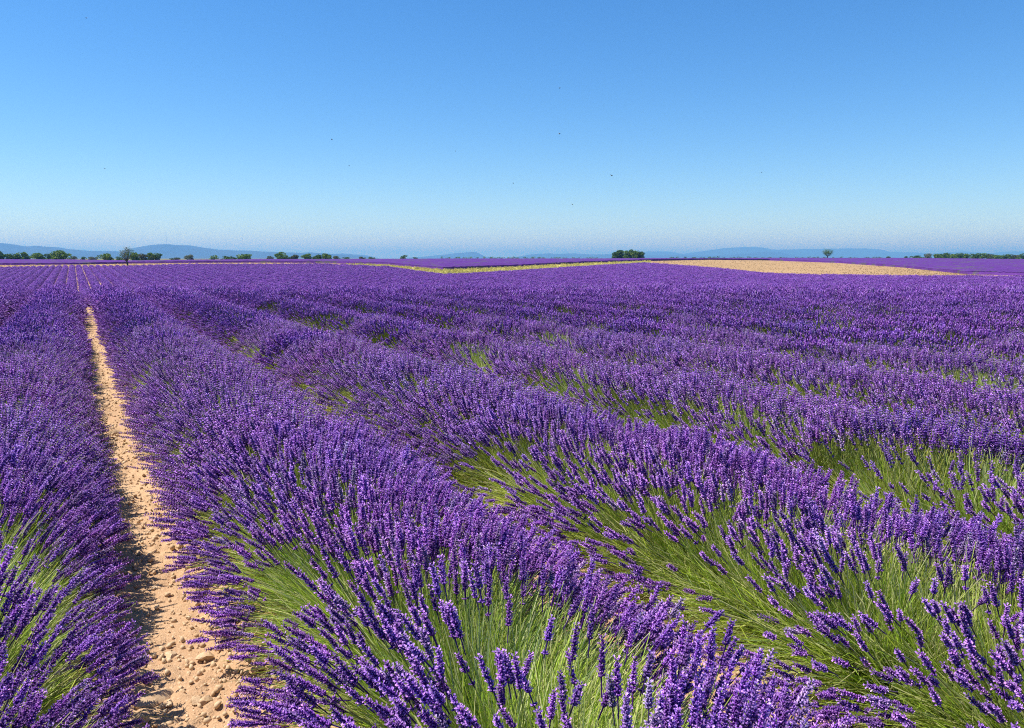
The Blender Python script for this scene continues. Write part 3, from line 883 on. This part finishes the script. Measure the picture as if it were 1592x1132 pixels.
def rock_mesh(seed, sx, sy, sz, sub=3):
    import bmesh
    bm = bmesh.new(); bmesh.ops.create_icosphere(bm, subdivisions=sub, radius=1.0)
    r = np.random.default_rng(seed); planes = [(Vector(r.normal(0, 1, 3)).normalized(), r.uniform(0.5, 0.85)) for _ in range(13)]
    for v in bm.verts:
        for nrm, d in planes:
            t = v.co.dot(nrm)
            if t > d: v.co -= nrm * (t - d)
        v.co *= 1 + r.normal(0, 0.012)
        v.co = Vector((v.co.x * sx, v.co.y * sy, v.co.z * sz))
    me = bpy.data.meshes.new('stone'); bm.to_mesh(me); bm.free(); me.materials.append(STONE)
    me.shade_flat()
    return me

def unproject(px, py, z=0.02):
    dx = (px - 796) / FPX; dy = -(py - 566) / FPX
    f = math.cos(PITCH) + dy * math.sin(PITCH); u = -math.sin(PITCH) + dy * math.cos(PITCH)
    t = (z - CAM_H) / u
    return t * (f * FWD[0] + dx * RGT[0]), t * (f * FWD[1] + dx * RGT[1])

for i, (px, py, w, lab) in enumerate([
    (180, 676, 0.085, 'broad flat stone jutting out at the left edge, farthest up the soil path'),
    (178, 682, 0.030, 'small pale pebble lying just below the broad flat stone'),
    (240, 1088, 0.085, 'big dark-sided stone half under lavender at the bottom of the path'),
    (218, 1124, 0.05, 'brown stone at the bottom left corner of the path'),
    (265, 1018, 0.035, 'flat pale stone in the middle of the path near the bottom'),
    (322, 1022, 0.05, 'bright angular stone under the flower spikes on the right path edge'),
    (320, 1094, 0.032, 'rounded cracked stone near the bottom right of the path'),
    (306, 1096, 0.030, 'rounded pale stone lying against the cracked stone'),
    (262, 1096, 0.030, 'low pale stone beside the big dark-sided stone'),
    (240, 914, 0.022, 'small white stone alone in the middle of the path'),
    (186, 765, 0.032, 'pale stone at the left edge of the middle path'),
    (225, 753, 0.034, 'light stone at the right edge under the lavender tips'),
    (231, 771, 0.030, 'light stone just below another on the right path edge'),
    (212, 815, 0.026, 'tan stone with a dark lower side in mid path'),
    (283, 1080, 0.02, 'small reddish clod in the bottom third of the path')]):
    x, y = unproject(px, py); me = rock_mesh(40 + i, w, w * random.uniform(.6, .85), w * random.uniform(.42, .6))
    o = bpy.data.objects.new('stone', me); link(o); o.location = (x, y, float(path_h(x, y)) + w * 0.16); o.rotation_euler = (random.uniform(-.2, .2), random.uniform(-.2, .2), random.uniform(0, 6))
    tag(o, lab, 'stone', 'stones lying on the soil path')

def pebbles():
    r = np.random.default_rng(8); pr = []
    for i in range(5):
        me = rock_mesh(80 + i, 1, .8, .6, 1); b = MB()
        b.add([tuple(v.co) for v in me.vertices], [tuple(p.vertices) for p in me.polygons], np.ones(3), 0); bpy.data.meshes.remove(me); pr.append(b)
    P, s = [], []
    for fn, xc, hw, y0, y1, n in ((path_h, PATH_X, 0.36, 0.8, 20, 16000), (gap_h, 1.828, 0.36, 0.4, 4.8, 2500)):
        for q in range(n):
            y = y0 + (y1 - y0) * r.random() ** 1.7; x = xc + hw * r.uniform(-1, 1)
            z = float(fn(x, y)); sz = 0.003 + 0.022 * r.random() ** 4.5
            P.append((x, y, z + sz * .25)); s.append(sz)
    P = np.array(P); s = np.array(s)
    o = scatter_obj('pebbles', pr, P, r.uniform(0, 6.28, (len(P), 3)), np.stack([s, s, s], 1), r.integers(0, 5, len(P)), np.zeros(len(P)), [STONE])
    tag(o, 'loose pebbles and crumbs of soil strewn over the path', 'pebbles')
pebbles()

# ------------------------------------------------------------------ trees
def crown_mesh(seed, w, h, n, base, cols, lobes=7, leaf=0.16, thin=0.0):
    """leaf clumps through the volume of several lobes"""
    r = np.random.default_rng(seed); mb = MB()
    L = []
    for i in range(lobes):
        a = r.uniform(0, 6.28); q = math.sqrt(r.random()) * 0.32
        zz = 0.06 + 0.72 * (i + r.random()) / lobes
        L.append((np.array([q * math.cos(a) * w * (1.25 - abs(zz - .45)), q * math.sin(a) * w * (1.25 - abs(zz - .45)), base + h * zz]), np.array([w * r.uniform(.20, .32), w * r.uniform(.20, .32), h * r.uniform(.17, .27)])))
    for i in range(n):
        c, s = L[int(r.integers(0, lobes))]
        d = r.normal(0, 1, 3); d /= np.linalg.norm(d)
        p = c + d * s * r.uniform(0.45 + 0.3 * (1 - thin), 1.08)
        if p[2] < base: p[2] = base + r.random() * 0.2
        nrm = d + r.normal(0, 0.5, 3); a, u, v = frame(nrm); sz = leaf * r.uniform(.6, 1.5)
        col = np.array(cols[int(r.integers(0, len(cols)))]) * r.uniform(.7, 1.3)
        q = [p + u * sz, p + v * sz * .7 + a * sz * .25, p - u * sz, p - v * sz * .7 + a * sz * .15]
        mb.add(q, [(0, 1, 2, 3)], col, 0)
    return mb, L

DARK = [(0.04, 0.10, 0.008), (0.07, 0.14, 0.012), (0.13, 0.21, 0.02)]
MID = [(0.12, 0.21, 0.015), (0.22, 0.31, 0.03), (0.06, 0.13, 0.012)]
OLIVE = [(0.10, 0.12, 0.04), (0.14, 0.15, 0.06), (0.075, 0.10, 0.03)]
SILVER = [(0.17, 0.20, 0.11), (0.22, 0.24, 0.15), (0.09, 0.12, 0.05)]

def make_tree(name, seed, w, h, trunk, cols, n, lobes=7, leaf=0.2, thin=0.0):
    """trunk, limbs and crown as meshes at unit place"""
    mb, L = crown_mesh(seed, w, h - trunk * 0.6, n, trunk * 0.6, cols, lobes, leaf, thin)
    r = np.random.default_rng(seed + 1)
    tb = MB(); tr = 0.035 * h + 0.03
    top = np.array([r.normal(0, .05) * h, r.normal(0, .05) * h, trunk])
    tube(tb, [(0, 0, -0.25), top * .5 + [r.normal(0, .04), 0, 0], top], [tr * 1.3, tr, tr * .8], (0.06, 0.05, 0.035), 7)
    for c, s in L[:6]:
        tube(tb, [top * 0.9, top * .45 + c * .5 + [0, 0, -0.05 * h], c], [tr * .6, tr * .35, tr * .12], (0.06, 0.05, 0.035), 5)
    return mb, tb

def place_tree(name, label, cat, col, ybase, d, wpx, hpx, cols, seed, trunk_f=0.2, n=420, lobes=7, group=None, thin=0.0, lf=1.0):
    w = wpx / FPX * d; h = hpx / FPX * d
    x, y = plan(col, d); x = float(x); y = float(y); z = float(ground_z(x, y)[0]); zb = CAM_H - (ybase - 403) / FPX * d
    h += max(0.0, zb - z)                        # rooted in the ground behind the crop
    mb, tb = make_tree(name, seed, w, h, h * trunk_f * 0.5, cols, n, lobes, leaf=lf * (0.045 * (w + h) / 2 + 0.07), thin=thin)
    root = bpy.data.objects.new(name, None); link(root); root.location = (x, y, z); root.rotation_euler = (0, 0, random.uniform(-.3, .3)); root.empty_display_size = 0.5
    tag(root, label, cat, group)
    tb.obj('trunk', [BARK], root); mb.obj('crown', [LEAF], root, smooth=False)
    return root

# column, base line, depth, width px, height px, tone, label
TREES = [
 (4, 404, 352, 20, 15, DARK, 'tall dark tree cut by the left edge of the picture'),
 (24, 404, 356, 20, 10, DARK, 'low dark tree just right of the tree cut by the picture edge'),
 (40, 404, 358, 15, 12, MID, 'small pointed green tree between low dark ones on the far left'),
 (52, 404, 360, 12, 6, DARK, 'low dark bush left of the gap in the far left trees'),
 (67, 404, 350, 22, 11, MID, 'broad green tree right of the gap in the far left trees'),
 (84, 404, 354, 14, 10, DARK, 'narrow dark tree joined between two broad trees on the left'),
 (100, 404, 346, 26, 15, MID, 'tallest round-topped tree at the right end of the left tree group'),
 (118, 404, 365, 12, 6, OLIVE, 'low olive bush right of the tallest left tree'),
 (135, 404, 370, 10, 5, DARK, 'tiny dark bush midway between the left tree group and the round bush'),
 (150, 404, 368, 14, 5, OLIVE, 'flat pale bush left of the round bush by the lone tree'),
 (171, 403.5, 364, 20, 9, MID, 'round green bush left of the lone pale tree'),
 (192, 405, 330, 10, 6, DARK, 'small dark bush partly behind the left side of the lone tree'),
 (215, 405, 332, 18, 12, DARK, 'dark tree just behind the right side of the lone pale tree'),
 (228, 404, 372, 13, 10, OLIVE, 'yellow-green bush between two dark trees right of the lone tree'),
 (240, 404, 374, 13, 11, MID, 'bushy mid-green tree under the hilltop mast'),
 (251, 404, 376, 13, 11, DARK, 'dark tree at the right end of the group beside the lone tree'),
 (277, 404, 390, 15, 4, OLIVE, 'low flat bush below the hill summit'),
 (298, 404, 392, 13, 8, SILVER, 'pale spiky small tree standing alone below the hill'),
 (336, 403.5, 385, 12, 7, MID, 'lone small bush right of the pale spiky tree'),
 (355, 403.5, 388, 13, 6, DARK, 'dark low bush left of the three-lobed green tree'),
 (366, 403.5, 390, 10, 5, DARK, 'tiny dark bush touching the left of the broad domed tree'),
 (385, 403.5, 384, 25, 9, MID, 'broad domed tree with a rounded top, third of the way along the horizon'),
 (424, 403, 396, 10, 5, OLIVE, 'small olive bush left of the tall round tree'),
 (439, 403, 394, 20, 11, MID, 'tall round bright green tree in the mid-left horizon line'),
 (453, 403, 396, 9, 4, DARK, 'tiny dark bush right of the tall round tree'),
 (464, 403, 398, 13, 7, OLIVE, 'round olive bush between the tall round tree and the long clump'),
 (482, 403, 400, 17, 8, MID, 'left tree of the long three-tree clump'),
 (497, 403, 400, 16, 7, DARK, 'dark middle tree of the long three-tree clump'),
 (511, 403, 400, 15, 9, MID, 'right tree of the long three-tree clump'),
 (527, 403, 408, 13, 5, OLIVE, 'low pale bush right of the long three-tree clump'),
 (540, 403, 410, 12, 4, DARK, 'low dark bush second right of the long three-tree clump'),
 (565, 403, 416, 11, 4, OLIVE, 'low bush first of two before the horizon goes bare'),
 (580, 403, 418, 11, 3.5, DARK, 'low bush second of two before the horizon goes bare'),
 (629, 403, 430, 11, 7, DARK, 'single dark conical bush alone left of the picture centre'),
 (648, 403, 440, 8, 3, DARK, 'tiny bush right of the single conical bush'),
 (1375, 402.5, 505, 9, 4, DARK, 'tiny dark bush between the lone right tree and the right wood'),
 (1402, 402.5, 507, 7, 4, DARK, 'tiny bush just left of the flat brown bush'),
 (1418, 402.5, 506, 18, 5, DARK, 'flat brown-green bush at the left end of the right wood'),
]
for i, (c, yb, d, w, h, tone, lab) in enumerate(TREES):
    big = w * h > 90
    place_tree('tree' if big else 'bush', lab, 'tree' if big else 'bush', c, yb, d, w * 1.08, h * 1.02, tone, 1000 + i * 7, 0.12, 1100 if big else 420, 9 if big else 6, 'trees and bushes along the horizon')
# wood on the right horizon
WR = [(1437, 11, 9, SILVER, 'greyish tree at the left end of the right-hand wood'), (1450, 13, 9, MID, 'second tree of the right-hand wood, mid green'), (1462, 13, 10, DARK, 'third tree of the right-hand wood, dark'),
      (1474, 13, 9, MID, 'fourth tree of the right-hand wood'), (1485, 13, 10, DARK, 'fifth tree of the right-hand wood, dark'), (1497, 13, 9, MID, 'sixth tree of the right-hand wood'), (1509, 13, 10, DARK, 'seventh tree of the right-hand wood, dark'),
      (1521, 14, 10, MID, 'eighth tree of the right-hand wood, tallest'), (1533, 13, 9, OLIVE, 'bright yellow-green tree inside the right-hand wood'), (1545, 13, 8, MID, 'tree right of the bright one in the right-hand wood'),
      (1557, 13, 8, DARK, 'dark tree third from the picture edge in the right-hand wood'), (1570, 14, 8, OLIVE, 'olive tree second from the right picture edge'), (1585, 16, 9, DARK, 'dark tree cut by the right picture edge'), (1604, 16, 9, MID, 'tree just outside the right end of the wood')]
for i, (c, w, h, tone, lab) in enumerate(WR[:-1]):
    place_tree('tree', lab, 'tree', c, 403.5, 520 + (i % 3) * 7, w + 3, h, tone, 2000 + i * 7, 0.12, 800, 9, 'trees of the wood on the right horizon')
# dense grove
GR = [(955, 12, 11, DARK, 'leftmost tree of the compact dark grove'), (964, 12, 14, DARK, 'second tree from the left of the compact dark grove'), (972, 11, 12.5, MID, 'lighter middle tree of the compact dark grove'),
      (979, 11, 15, DARK, 'fourth tree from the left of the compact dark grove'), (986, 11, 13, MID, 'second tree from the right of the compact dark grove'), (993, 11, 10.5, DARK, 'rightmost lower tree of the compact dark grove')]
for i, (c, w, h, tone, lab) in enumerate(GR):
    place_tree('tree', lab, 'tree', c, 403.4, 462 + (i % 2) * 4, w * 1.25, h + 1, tone, 3000 + i * 7, 0.08, 1500, 12, 'trees of the compact dark grove')
# thin scrub line along the horizon
NUM = ['first', 'second', 'third', 'fourth', 'fifth', 'sixth', 'seventh', 'eighth', 'ninth', 'tenth', 'eleventh', 'twelfth', 'thirteenth', 'fourteenth', 'fifteenth', 'sixteenth', 'seventeenth', 'eighteenth', 'nineteenth', 'twentieth'] + ['twenty-' + q for q in ('first', 'second', 'third', 'fourth', 'fifth', 'sixth', 'seventh', 'eighth', 'ninth')]
FROM = {'a': 'right of the single conical bush', 'b': 'left of the compact dark grove', 'c': 'right of the compact dark grove'}
scrub = [(c, 'a', i) for i, c in enumerate(range(690, 800, 9))] + [(c, 'b', 11 - i) for i, c in enumerate(range(803, 930, 11))] + [(c, 'c', i) for i, c in enumerate(range(1040, 1365, 12))]
for c, side_, q_ in scrub:
    cc = c + random.uniform(-3, 3)
    place_tree('bush', f'{NUM[q_]} tiny dark horizon bush {FROM[side_]}', 'bush', cc, 402.0, 620 + random.uniform(-30, 30), random.uniform(6, 13), random.uniform(2, 3.6), [DARK, MID][c % 2], 4000 + c, 0.1, 110, 4, 'tiny bushes of the thin line along the horizon')

# lone tree at the end of the rows: dark forked trunk, sparse pale crown
def lone_tree(col, ybase, d, hpx, wpx, label, seed, pale):
    x, y = plan(col, d); x = float(x); y = float(y); z = float(ground_z(x, y)[0])
    zb = CAM_H - (ybase - 403) / FPX * d
    h = hpx / FPX * d + max(0, zb - z); w = wpx / FPX * d; r = np.random.default_rng(seed)
    root = bpy.data.objects.new('tree', None); link(root); root.location = (x, y, z); tag(root, label, 'tree')
    tb = MB(); cb = MB()
    fork = np.array([-0.02 * h, 0, 0.24 * h])
    tube(tb, [(0.02 * h, 0, -0.3), (0, 0, 0.1 * h), fork], [0.055 * h, 0.045 * h, 0.042 * h], (0.04, 0.035, 0.03), 8)
    for a, sp, top in ((0.0, 0.40, .86), (3.1, 0.42, .80), (0.5, 0.18, .98), (2.4, 0.22, .95), (1.6, 0.2, .88), (4.6, 0.3, .8), (5.4, 0.36, .66), (3.7, 0.38, .6)):
        # screen-wide spread along the view's right axis
        dx, dy = math.cos(a) * RGT[0] + math.sin(a) * FWD[0], math.cos(a) * RGT[1] + math.sin(a) * FWD[1]
        e = np.array([dx * sp * w, dy * sp * w, top * h]); mid = fork * .5 + e * .5 + np.array([dx * .06 * w, dy * .06 * w, -0.04 * h])
        tube(tb, [fork, mid, e], [0.03 * h, 0.018 * h, 0.006 * h], (0.045, 0.04, 0.033), 5)
        for q in range(3):
            t = r.uniform(.45, .9); b = fork + (e - fork) * t; ee = b + np.array([r.normal(0, .1) * w, r.normal(0, .1) * w, abs(r.normal(.12, .06)) * h])
            tube(tb, [b, ee], [0.009 * h, 0.003 * h], (0.05, 0.045, 0.035), 4)
        cols = pale if (top > .7 and abs(a - 0.0) > .2) else DARK  # shade on the right-hand and low limbs is painted with darker leaf colours
        for q in range(130 if pale is SILVER else 240):
            t = r.uniform(.45, 1.05); p = fork + (e - fork) * t + r.normal(0, 1, 3) * np.array([.085 * w, .085 * w, .06 * h])
            ax, u, v = frame(r.normal(0, 1, 3)); sz = 0.022 * h * r.uniform(.6, 1.5)
            cb.add([p + u * sz, p + v * sz * .6, p - u * sz, p - v * sz * .6], [(0, 1, 2, 3)], np.array(cols[int(r.integers(0, 3))]) * r.uniform(.8, 1.3), 0)
    tb.obj('trunk', [BARK], root); cb.obj('crown', [LEAF], root, smooth=False)
lone_tree(203, 410.5, 231, 25, 22, 'lone pale-leaved tree with a dark forked trunk at the end of the rows', 71, SILVER)
lone_tree(1282, 402, 486, 14, 17, 'lone round tree on the horizon beyond the ochre stubble', 72, MID)

# ------------------------------------------------------------------ masts on the hill
MAST, mn, ML = new_mat('mast_steel'); _p = N(mn, 'ShaderNodeBsdfPrincipled', Roughness=0.5); _p.inputs['Base Color'].default_value = (0.35, 0.36, 0.38, 1); _p.inputs['Metallic'].default_value = 0.4
_o = N(mn, 'ShaderNodeOutputMaterial'); ML.new(_p.outputs[0], _o.inputs['Surface'])
for c, y0, y1, lab, wd in ((265.3, 381, 360, 'tall thin radio mast on the summit of the blue hill', 2.0), (332, 388, 367.5, 'thin mast on the slope, first right of the summit mast', 1.3),
                       (357, 390, 367.5, 'thin mast on the slope, second right of the summit mast', 1.3), (382.5, 391, 365.5, 'thin mast farthest right on the blue hill slope', 1.4)):
    d = 10260.0; x, y = plan(c, d); zb = CAM_H - (y0 + 1.5 - 403) / FPX * d; h = (y0 + 1.5 - y1) / FPX * d
    root = bpy.data.objects.new('radio_mast', None); link(root); root.location = (float(x), float(y), zb - 4); tag(root, lab, 'mast', 'thin masts on the blue hill')
    b = MB()
    for a in (0, 2.094, 4.189):
        tube(b, [(wd * math.cos(a), wd * math.sin(a), 0), (wd * .35 * math.cos(a), wd * .35 * math.sin(a), h + 4)], [wd * .22, wd * .16], (1, 1, 1), 4)
    for i in range(14):
        t = i / 14; s = wd * (1 - .65 * t); z = (h + 4) * t
        for a in (0, 2.094, 4.189):
            tube(b, [(s * math.cos(a), s * math.sin(a), z), (s * .96 * math.cos(a + 2.094), s * .96 * math.sin(a + 2.094), z + (h + 4) / 14)], wd * .09, (1, 1, 1), 3)
    b.obj('lattice', [MAST], root)
    q = MB(); tube(q, [(0, 0, h + 4), (0, 0, h + 12)], wd * .2, (1, 1, 1), 6); q.obj('antenna', [MAST], root)

# ------------------------------------------------------------------ bees over the field
BEE = soil_mat('bee_body', (0.02, 0.015, 0.01), (0.05, 0.035, 0.015), (0.02, 0.015, 0.01), 400)
WING, wn, WL = new_mat('bee_wing'); _p = N(wn, 'ShaderNodeBsdfPrincipled', Roughness=0.3); _p.inputs['Base Color'].default_value = (0.25, 0.25, 0.25, 1)
_o = N(wn, 'ShaderNodeOutputMaterial'); WL.new(_p.outputs[0], _o.inputs['Surface'])
def bee_meshes():
    b = MB(); 
    tube(b, [(-.008, 0, 0), (-.005, 0, -.0005), (-.001, 0, 0), (.0005, 0, .0008), (.003, 0, .001), (.0045, 0, .0005), (.006, 0, 0), (.0072, 0, -.0005)], [.0005, .0025, .0027, .0012, .0024, .0012, .0018, .0006], (1, 1, 1), 8)
    w = MB()
    for s in (1, -1):
        w.add([(.002, s * .002, .002), (.004, s * .009, .005), (0, s * .011, .005), (-.003, s * .006, .003)], [(0, 1, 2, 3)], (1, 1, 1))
    return b, w
bb, bw = bee_meshes(); bee0 = None
for px, py, dist, lab in ((870, 137, 6.0, 'highest dark bee in the middle of the sky'), (870, 208, 4.5, 'dark bee straight below the highest middle one'), (951, 273, 4.5, 'largest dark bee, in the sky high above the dark grove'),
                     (890, 318, 6.5, 'dark bee just left of and above the dark grove'), (516, 217, 6.5, 'upper of two bees in the sky left of centre'), (543, 258, 7, 'lower of two bees in the sky left of centre'),
                     (134, 28, 5.0, 'dark bee near the top left corner of the sky'), (1006, 353, 8, 'lowest dark bee, close above the dark grove'), (708, 235, 8, 'faint bee in mid sky between the left pair and the centre'),
                     (798, 285, 8, 'faint bee low in the centre of the sky'), (1184, 268, 8, 'only bee in the right part of the sky'), (163, 262, 7, 'faint bee low in the left part of the sky')):
    dx = (px - 796) / FPX; dy = -(py - 566) / FPX
    f = math.cos(PITCH) + dy * math.sin(PITCH); u = -math.sin(PITCH) + dy * math.cos(PITCH)
    p = (dist * (f * FWD[0] + dx * RGT[0]), dist * (f * FWD[1] + dx * RGT[1]), CAM_H + dist * u)
    if bee0 is None:
        bee0 = bpy.data.objects.new('bee', None); link(bee0); body = bb.obj('body', [BEE], bee0); wings = bw.obj('wings', [WING], bee0); o = bee0
        parts = (body, wings)
    else:
        o = bee0.copy(); S.collection.objects.link(o)
        for q in parts:
            c = q.copy(); S.collection.objects.link(c); c.parent = o
    o.location = p; o.rotation_euler = (0, random.uniform(-.4, .4), random.uniform(0, 6.28))
    tag(o, lab, 'bee', 'bees flying above the lavender')
